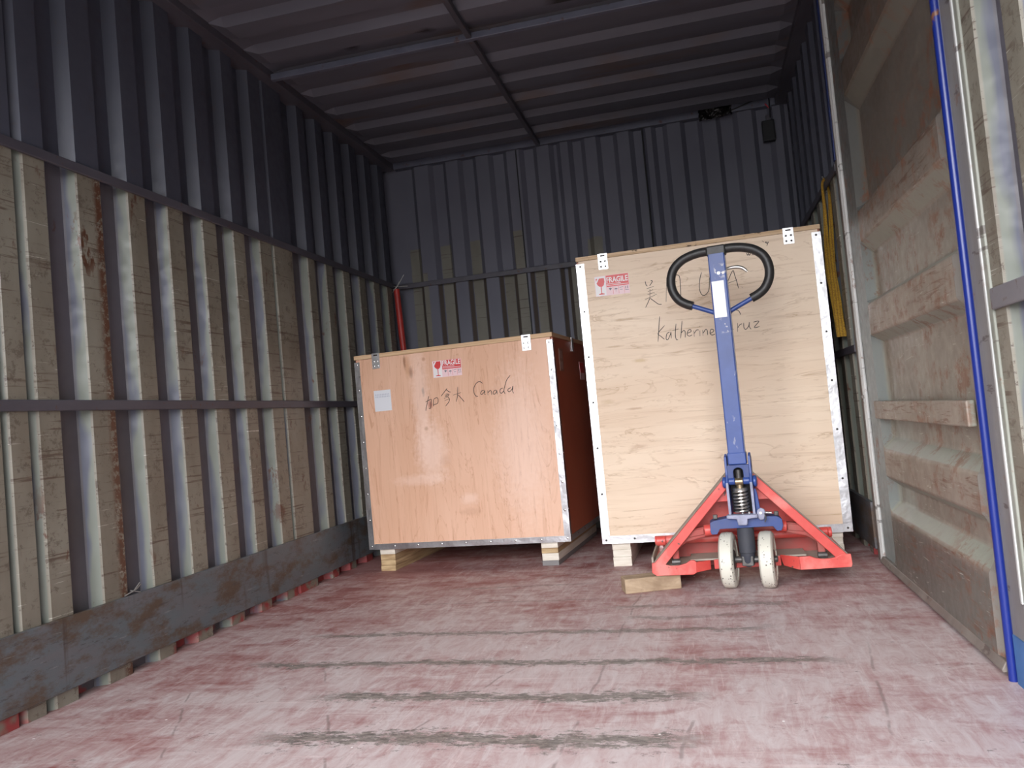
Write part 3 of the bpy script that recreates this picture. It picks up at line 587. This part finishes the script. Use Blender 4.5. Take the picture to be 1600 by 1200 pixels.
# ------------------------------------------------------------------ pallet jack
def jack_red():
    a = Mat('jack_red_paint', .42); n = a.noise(scale=9, detail=5); f = a.noise(scale=45, detail=4)
    c = a.mix(a.step(n, .35, .65), (.60, .065, .055), (.68, .11, .09))
    c = a.mix(a.mul(a.step(n, .52, .66), .45), c, (.66, .30, .26)); c = a.mix(a.step(f, .66, .70), c, (.10, .05, .04)); a.color(c); return a.m
M_JRED = jack_red()
def dusty(name, base, amount, dust=(.33, .27, .22)):
    a = Mat(name, .65); n = a.noise(scale=14, detail=5); a.color(a.mix(a.mul(a.step(n, .25, .75), amount), base, dust)); return a.m
M_JDIRT = dusty('jack_red_dirty', (.42, .05, .045), .65, (.22, .14, .11)); M_DUST = dusty('dusty_plate', (.36, .30, .25), .6, (.45, .41, .35))
def jack_blue():
    a = Mat('jack_blue_paint', .38); n = a.noise(scale=8, detail=4)
    c = a.mix(a.step(n, .35, .65), (.024, .056, .22), (.038, .082, .30))
    for (z0, z1) in ((.10+.99, 1.145), (.895, .955)):
        m = a.mul(a.mul(a.step(a.z, z0, z0+.02), a.step(a.z, z1, z1-.02)), a.mul(a.step(a.noise(scale=42, detail=3, off=(3, 0, 1)), .53, .56), a.step(a.op('ABSOLUTE', a.sub(a.x, .004)), .022, .012)))
        c = a.mix(m, c, (.75, .74, .70))
    m = a.step(a.noise((1, 1, .35), 60, 3, off=(8, 2, 0)), .68, .72); c = a.mix(a.mul(m, .6), c, (.30, .32, .42)); a.color(c); return a.m
M_JBLUE = jack_blue(); M_JBLUED = dusty('jack_blue_dirty', (.03, .07, .26), .45, (.14, .14, .17)); M_LAV = flat('worn_blue_grey_edge', (.27, .28, .38), .45, 0, .3, 30)
M_CYL = dusty('pump_cylinder_dark', (.03, .034, .05), .7, (.065, .065, .07)); M_GREASE = flat('greasy_steel', (.10, .095, .09), .45, .5, .4, 40)
M_BRONZE = flat('bronze_bush', (.35, .27, .17), .35, .8, .2, 20); M_SPRING = flat('spring_steel', (.62, .60, .56), .3, .9, .2, 30); M_CHROME = flat('worn_chrome', (.52, .50, .47), .32, .9, .15, 30)
def nylon():
    a = Mat('nylon_wheel', .5); c = a.mix(a.noise(scale=9, detail=3), (.58, .56, .47), (.72, .70, .62)); v = a.voro(95)
    c = a.mix(a.mul(a.step(v.outputs['Distance'], .27, .2), a.step(a.noise(scale=20), .5, .55)), c, (.12, .10, .08)); a.color(c); return a.m
M_NYLON = nylon(); M_RUBBER = flat('black_rubber_grip', (.022, .021, .021), .45, 0, .3, 60); M_LABEL = flat('blank_white_label', (.86, .86, .88), .4)
M_BLK = flat('black_recess', (.008, .008, .01), .8)

JX, JY = .100, 2.930
J = empty('pallet_jack', (JX, JY, 0), 0, 'red and blue hand pallet jack with an upright handle and black loop grip', 'pallet jack')
def jz(u, w, t): return (u, t, w)
# A-shaped frame
fr = MB()
for s in (-1, 1):
    outer = [(s*-.335, .090), (s*-.020, .423)]; inner = [(s*-.020, .380), (s*-.291, .088)]
    fr.prism([outer[0], outer[1], inner[0], inner[1]], jz, 0.0, .010)
    fr.prism([outer[0], outer[1], (s*-.020, .417), (s*-.328, .0895)], jz, .0101, .105)
fr.build('frame', M_JRED, J, bevel=.002)
for s in (-1, 1):                              # dusty top flanges of the frame
    MB().prism([(s*-.3355, .0910), (s*-.021, .4235), (s*-.021, .4250), (s*-.3360, .0925)], jz, .006, .105).build('flange_dust', M_DUST, J)
bl = [(-.335, .1005), (-.338, .066), (-.322, .053), (-.192, .053), (-.180, .060), (-.178, .097), (-.186, .103), (-.200, .103), (-.214, .094), (-.240, .0875), (-.265, .087), (-.283, .091), (-.300, .1005)]
br_ = [(.338, .1005), (.340, .066), (.336, .056), (.170, .053), (.169, .098), (.205, .099), (.222, .092), (.245, .0875), (.270, .088), (.290, .092), (.308, .1005)]
MB().prism(bl, jz, -.002, .010).prism([(-.180, .060), (-.178, .097), (-.13, .095), (-.13, .062)], lambda u, w, t: (u, t + (u+.178)*.7, w), -.002, .004).build('bumper', M_JRED, J, bevel=.002)
MB().prism(br_, jz, -.002, .010).prism([(.169, .053), (.169, .098), (.11, .099), (.12, .062)], lambda u, w, t: (u, t - (u-.169)*.9, w), -.002, .004).build('bumper', M_JRED, J, bevel=.002)
MB().prism([(-.118, .060), (-.118, .093), (.112, .095), (.112, .062)], jz, .045, .055).build('front_lip', M_JRED, J, bevel=.002)
MB().box(-.200, .200, .056, .175, .090, .096).build('step_plate', M_DUST, J)
MB().box(-.30, .30, .176, .186, .050, .150).build('rear_plate', M_JDIRT, J)
def tri(z0, z1, inset=.0):                     # slice of the triangle between two heights
    f = lambda z: .335 - (z-.100)*(.335-.020)/(.437-.100) - inset
    return [(-f(z0), z0), (f(z0), z0), (f(z1), z1), (-f(z1), z1)]
MB().prism(tri(.150, .400, .020), jz, .150, .156).build('bulkhead', M_JRED, J)
MB().prism(tri(.300, .405, .022), jz, .030, .038).build('top_gusset', M_JRED, J, bevel=.002)
MB().cyl((-.325, .125, .160), (.290, .125, .160), .0165, 18).build('lift_shaft', M_JRED, J, smooth=True)
for s in (-1, 1):
    MB().cyl((s*.285, .112, .160), (s*.320 if s < 0 else .298, .112, .160), .018, 18).build('shaft_boss', M_JRED, J, smooth=True, bevel=.002)
    # forks
    poly = [(s*.2575-.078, .0), (s*.2575+.078, .0), (s*.2575+.078, 1.02), (s*.2575+.045, 1.15), (s*.2575-.045, 1.15), (s*.2575-.078, 1.02)]
    f = MB().prism([(a, b+.19) for a, b in poly], lambda u, w, t: (u, w, t), .038, .094).build('fork', M_JRED, J, bevel=.006)
    MB().cyl((s*.2575-.04, 1.12, .038), (s*.2575+.04, 1.12, .038), .037, 20).build('load_roller', M_NYLON, f, smooth=True)
    hb = MB().box(s*.2575-.079, s*.2575+.079, .020, .188, .056, .086)
    if s < 0: hb.box(-.337, -.329, .011, .40, .056, .120)
    hb.build('fork_heel', M_DUST, J, bevel=.004)
    # rocker arm
    A = [(s*.135, .216), (s*.215, .205), (s*.262, .160), (s*.262, .085), (s*.238, .085), (s*.236, .142), (s*.205, .163), (s*.135, .180)]
    MB().prism(A, jz, .028, .062).build('rocker_arm', M_JDIRT, J, bevel=.005)
    MB().prism([(s*.142, .211), (s*.200, .202), (s*.198, .180), (s*.142, .188)], jz, .022, .028).build('arm_rib', M_JDIRT, J, bevel=.003)
    MB().cyl((s*.112, .020, .205), (s*.140, .020, .203), .020, 20).build('arm_joint', M_JRED, J, smooth=True, bevel=.002)
    MB().cyl((s*.235, .030, .095), (s*.265, .030, .095), .012, 14).build('arm_pin', M_GREASE, J, smooth=True)
# pump unit
bm_ = [(-.118, .236), (-.108, .242), (-.060, .250), (.060, .250), (.108, .247), (.124, .236), (.126, .214), (.120, .197), (.104, .196), (.092, .213), (-.086, .213), (-.097, .195), (-.116, .195), (-.119, .205)]
MB().prism(bm_, jz, -.034, .030).build('pump_beam', M_JBLUED, J, bevel=.0025)
for u in (-.098, .108): MB().box(u-.008, u+.008, -.02, -.006, .246, .262).build('grease_bolt', M_GREASE, J, bevel=.003)
XF = Matrix.Rotation(-.145, 4, 'Z')
def js(mb, name, mat, bevel=0.0, smooth=False, parent=J): return mb.build(name, mat, parent, bevel=bevel, smooth=smooth, xf=XF)
js(MB().lathe((0, 0, .212), (0, 0, -1), [(0, .029), (.088, .029), (.090, .026), (.120, .024), (.136, .018), (.140, .008)], 28), 'pump_cylinder', M_CYL, 0, True)
js(MB().cyl((-.10, 0, .0975), (.10, 0, .0975), .011, 14).box(-.02, .02, -.022, .022, .078, .112), 'wheel_axle', M_GREASE, .003)
for s in (-1, 1):
    c = s*.0665
    w = js(MB().lathe((c, 0, .0975), (1, 0, 0), [(-.012, .042), (-.019, .045), (-.021, .070), (-.025, .073), (-.024, .088), (-.018, .0955), (0, .0975), (.018, .0955), (.024, .088), (.025, .073), (.021, .070), (.019, .045), (.012, .042)], 48), 'steering_wheel', M_NYLON, 0, True)
    js(MB().lathe((c, 0, .0975), (1, 0, 0), [(-.0225, .014), (-.0225, .030), (-.013, .041), (.013, .041), (.0225, .030), (.0225, .014)], 28), 'hub', M_GREASE, 0, True, parent=w)
# base bracket, yoke, pins, spring
yk = js(MB().prism([(-.052, .262), (-.052, .250), (-.018, .247), (-.015, .226), (.015, .226), (.018, .247), (.052, .250), (.052, .262)], jz, -.062, -.020), 'yoke_base', M_LAV, .003)
side = [(-.040, .255), (.026, .255), (.030, .330), (.022, .372), (.010, .400), (.014, .455), (-.006, .472), (-.030, .462), (-.034, .400), (-.046, .372)]
for s in (-1, 1):
    js(MB().prism(side, lambda u, w, t: (t, u, w), s*.0405-.0042, s*.0405+.0042), 'yoke_plate', M_JBLUE, .002)
    js(MB().prism([(-.0425, .258), (-.0405, .258), (-.0465, .372), (-.0485, .372)], lambda u, w, t: (t, u, w), s*.0405-.0042, s*.0405+.0042), 'yoke_edge', M_LAV)
    js(MB().cyl((s*.045, -.018, .372), (s*.058, -.018, .372), .020, 22), 'pin_boss', M_JBLUE, .004, True)
    js(MB().cyl((s*.014, -.030, .376), (s*.036, -.030, .376), .013, 18), 'pivot_pin', M_JBLUE, .002, True)
js(MB().cyl((-.014, -.030, .374), (.014, -.030, .374), .0135, 18), 'pressure_roller', M_BRONZE, .002, True)
arch = [(-.036, .386), (-.038, .432), (.038, .432), (.036, .386), (.017, .386), (.017, .408)] + [(.017*math.cos(t*math.pi/10), .408+.015*math.sin(t*math.pi/10)) for t in range(1, 10)] + [(-.017, .408), (-.017, .386)]
js(MB().prism(arch, jz, -.036, -.024), 'cover_plate', M_JBLUED, .0015)
js(MB().box(-.034, .034, .002, .008, .264, .43), 'back_plate', M_BLK)
js(MB().cyl((0, -.030, .386), (0, -.030, .415), .009, 12), 'release_screw', M_GREASE, 0, True)
js(MB().lathe((0, -.026, .262), (0, 0, 1), [(0, .006), (.080, .006), (.0801, .024), (.085, .0255), (.090, .023)], 24), 'spring_cap', M_SPRING, 0, True)
js(MB().lathe((0, -.026, .352), (0, 0, 1), [(0, .012), (.014, .012), (.016, .010)], 24), 'pump_piston', M_BRONZE, 0, True)
hel = [(.0225*math.cos(t*.35), -.030+.0205*math.sin(t*.35), .264+.080*t/126) for t in range(127)]
js(MB().tube(hel, .0036, 8), 'spring', M_SPRING, 0, True)
cm = js(MB().prism([(.058, .238), (.070, .240), (.078, .262), (.074, .276), (.062, .281), (.050, .274), (.047, .258), (.052, .244)], jz, -.040, -.030), 'release_cam', M_LAV, .003)
js(MB().cyl((.062, -.046, .264), (.062, -.040, .264), .005, 12), 'rivet', M_CHROME, 0, True, parent=cm)
js(MB().cyl((.076, -.030, .263), (.098, -.034, .262), .0042, 10), 'release_pin', M_CHROME, 0, True)
ch = js(MB().tube(smooth_path([(.074, -.041, .262), (.078, -.042, .245), (.072, -.043, .232)], 3), .0022, 6), 'chain', M_GREASE, 0, True)
js(MB().prism([(.044, .262), (.060, .262), (.054, .330), (.050, .345), (.044, .345)], jz, -.016, -.008), 'stiffener', M_JBLUE, .002)
# handle
js(MB().box(-.0335, .0305, -.024, .016, .432, .475).box(-.0305, .0275, -.022, .016, .44, 1.186), 'handle_pole', M_JBLUE, .004)
js(MB().box(.0276, .0286, -.0205, -.0145, .47, 1.17), 'rubbed_edge', M_LAV)
js(MB().box(-.0255, .0165, -.0232, -.0221, .953, 1.083), 'pole_label', M_LABEL)
js(MB().cyl((.002, -.0225, 1.110), (.002, -.0255, 1.110), .0055, 14), 'pivot_rivet', M_CHROME, 0, True)
js(MB().box(-.0350, .0325, -.022, .020, 1.176, 1.211), 'handle_cap', M_RUBBER, .005)
def half(s):                                   # grip outline of one side, u measured from the pole
    return [(s*.030, 0, 1.197), (s*.060, 0, 1.196), (s*.095, 0, 1.190), (s*.130, 0, 1.176), (s*.158, 0, 1.150), (s*.171, 0, 1.112), (s*.168, 0, 1.072), (s*.150, 0, 1.038), (s*.125, 0, 1.019), (s*.102, 0, 1.009)]
for s in (-1, 1):
    js(MB().tube(smooth_path(half(s), 5), .0162, 14), 'grip', M_RUBBER, 0, True)
    js(MB().tube([(s*.112, 0, 1.0125), (s*.026, 0, .974)], .0085, 12), 'grip_tube', M_JBLUE, 0, True)
lv = smooth_path([(.028, -.010, 1.122), (.042, -.012, 1.124), (.062, -.012, 1.124), (.082, -.012, 1.118), (.095, -.012, 1.106), (.099, -.012, 1.102)], 4)
js(MB().tube(lv, [.0045 + .0020*math.sin(min(1, i/len(lv)*1.15)*math.pi) for i in range(len(lv))], 10), 'release_lever', M_CHROME, 0, True)

# ------------------------------------------------------------------ loose things
def oldwood():
    a = Mat('old_timber', .8); f = a.noise((4, 22, 22), 1, 5, .65, 1.0); g = a.noise(scale=14, detail=4)
    c = a.mix(a.step(f, .35, .65), (.30, .21, .13), (.50, .38, .26)); c = a.mix(a.mul(a.step(g, .5, .68), .5), c, (.20, .13, .08)); a.color(c); a.bump(f, .4, .004); return a.m
blk = empty('wood_block', (-.335, 2.895, 0), .30, 'short weathered timber block lying on the red floor under the left bumper of the jack', 'wood block')
MB().prism([(0, 0), (.205, 0), (.205, .078), (.000, .075)], lambda u, w, t: (u, w, t), 0, .0525).build('block', oldwood(), blk, bevel=.003)

# yellow webbing strap hanging on the right wall
def strap_mat():
    a = Mat('yellow_webbing', .8); w = a.noise((1, 1, 1), 240, 1); l = a.op('SINE', a.mul(a.z, 900)); l2 = a.op('SINE', a.mul(a.x, 500))
    c = a.mix(a.step(l2, .2, .9), (.58, .34, .035), (.36, .19, .03)); c = a.mix(a.mul(a.step(w, .45, .7), .6), c, (.16, .085, .02)); a.color(c); a.bump(l, .3, .002); return a.m
M_STRAP = strap_mat()
def webbing(rows3, y, th=.003):                # ribbon across the wall: rows of (x centre, z, width)
    P = smooth_path([(x, w, z) for x, z, w in rows3], 5); mb = MB(); rows = []
    for i, q in enumerate(P):
        yy = y + .004*math.sin(i*.55)
        rows.append([mb.bm.verts.new((q.x+s*q.y/2, yy+dy+s*.006, q.z)) for dy, s in ((0, -1), (0, 1), (th, 1), (th, -1))])
    for a_, b_ in zip(rows, rows[1:]):
        for i in range(4): mb.bm.faces.new((a_[i], a_[(i+1) % 4], b_[(i+1) % 4], b_[i]))
    mb.bm.faces.new(rows[0]); mb.bm.faces.new(rows[-1][::-1]); return mb
st = empty('cargo_strap', (XR, 3.56, 1.50), 0, 'yellow webbing strap hanging in a long loop on the right wall beside the tall crate', 'strap')
so = Vector((XR, 3.56, 1.50))
def sp_(mb, nm, m, sm=False):
    o = mb.build(nm, m, st, smooth=sm); o.location = -so; return o
sp_(webbing([(XR-.010, 1.553, .010), (XR-.022, 1.52, .012), (XR-.024, 1.40, .016), (XR-.033, 1.18, .024), (XR-.027, 1.07, .028), (XR-.016, .97, .036), (XR-.009, .88, .044)], 3.550), 'webbing', M_STRAP)
sp_(webbing([(XR-.010, 1.553, .010), (XR+.004, 1.51, .012), (XR+.000, 1.39, .018), (XR-.012, 1.18, .024), (XR-.009, 1.07, .026), (XR-.006, .93, .034)], 3.566), 'webbing', M_STRAP)
sp_(MB().tube(smooth_path([(XR+.036, 3.560, 1.570), (XR+.010, 3.558, 1.562), (XR-.012, 3.556, 1.550), (XR-.018, 3.556, 1.562)], 4), .004, 8), 'hook', M_GREASE, True)

# red pipe in the far left corner with a twist of wire
pp = empty('corner_pipe', (-1.690, 4.50, 0), 0, 'thin red pipe standing upright in the far left corner behind the smaller crate', 'pipe')
M_PIPE = flat('red_pipe_paint', (.42, .035, .028), .45, 0, .2, 12)
MB().cyl((.02, 0, 0), (-.030, .0, 1.505), .018, 20).build('pipe', M_PIPE, pp, smooth=True)
M_WIRE = flat('galvanised_wire', (.45, .44, .42), .4, .8)
MB().tube([(-.045, -.02, 1.50), (-.02, -.022, 1.51), (.035, -.03, 1.58)], .0022, 6).tube([(-.04, -.018, 1.52), (.0, -.022, 1.515), (.05, -.02, 1.512)], .0022, 6).tube([(-.05, -.018, 1.485), (-.01, -.022, 1.53), (.0, -.02, 1.545)], .0022, 6).build('tie_wire', M_WIRE, pp)
wt = MB().tube(smooth_path([(0, 0, 0), (.012, .035, .012), (.006, .065, .022)], 4), .0018, 6).tube([(.006, .02, .012), (.02, .045, .002)], .0016, 6).tube([(.004, .03, .004), (.014, .052, .030)], .0015, 6).build('wire_scrap', M_WIRE)
wt.location = (XL+.004, 2.085, .2365); tag(wt, 'small twist of pale wire lying on top of the left skirting plate', 'wire')

# black plastic sheet on the back header, cable and black box
a = Mat('black_plastic_film', .22); a.color((.012, .010, .010)); a.bump(a.noise(scale=22, detail=3, dist=1.5), .9, .02); M_FILM = a.m
rnd = random.Random(3)
mb = MB(); nx, nz = 14, 9; G = []
for i in range(nx+1):
    row = []
    for j in range(nz+1):
        u, v = i/nx, j/nz
        x = .135 + .178*u; zb = 2.222 + .012*u - .02*(1-u)*(1-v)*0; z = zb + (.088 + .008*math.sin(u*7))*v
        row.append(mb.bm.verts.new((x + rnd.uniform(-.003, .003), D-.032 - .010*math.sin(u*9+v*5) - .008*rnd.random() - .004, z + rnd.uniform(-.003, .003))))
    G.append(row)
for i in range(nx):
    for j in range(nz): mb.bm.faces.new((G[i][j], G[i+1][j], G[i+1][j+1], G[i][j+1]))
o = mb.build('plastic_sheet', M_FILM); o.modifiers.new('solid', 'SOLIDIFY').thickness = .0012
tag(o, 'crumpled black plastic film stuck on the header beam of the back wall', 'plastic sheet')
M_CABLE = flat('black_cable', (.012, .012, .014), .5)
o = MB().tube(smooth_path([(.305, D-.030, 2.258), (.37, D-.028, 2.275), (.44, D-.028, 2.296), (.492, D-.028, 2.312), (.512, D-.030, 2.300), (.515, D-.030, 2.26), (.512, D-.030, 2.21), (.512, D-.030, 2.182)], 5), .0035, 8).build('power_cable', M_CABLE, smooth=True)
tag(o, 'thin black cable running along the back header down to the black box', 'cable')
bx = empty('junction_box', (.500, D-.001, 2.05), 0, 'small black box hanging high on the back wall near the right corner', 'box')
MB().box(-.036, .030, -.040, -.001, .004, .118).build('housing', M_CABLE, bx, bevel=.004)
MB().box(-.030, .024, -.044, -.0405, .010, .112).build('cover', M_CABLE, bx, bevel=.003)
MB().box(-.010, .014, -.030, -.010, .118, .150).build('mounting_tab', M_RAIL, bx)
o = MB().tube([(.492, D-.030, 2.262), (.500, D-.036, 2.250), (.508, D-.034, 2.236)], .0032, 8).build('red_wire', flat('red_insulation', (.55, .02, .04), .4), smooth=True)
tag(o, 'short stub of red wire on the back wall above the black box', 'wire')
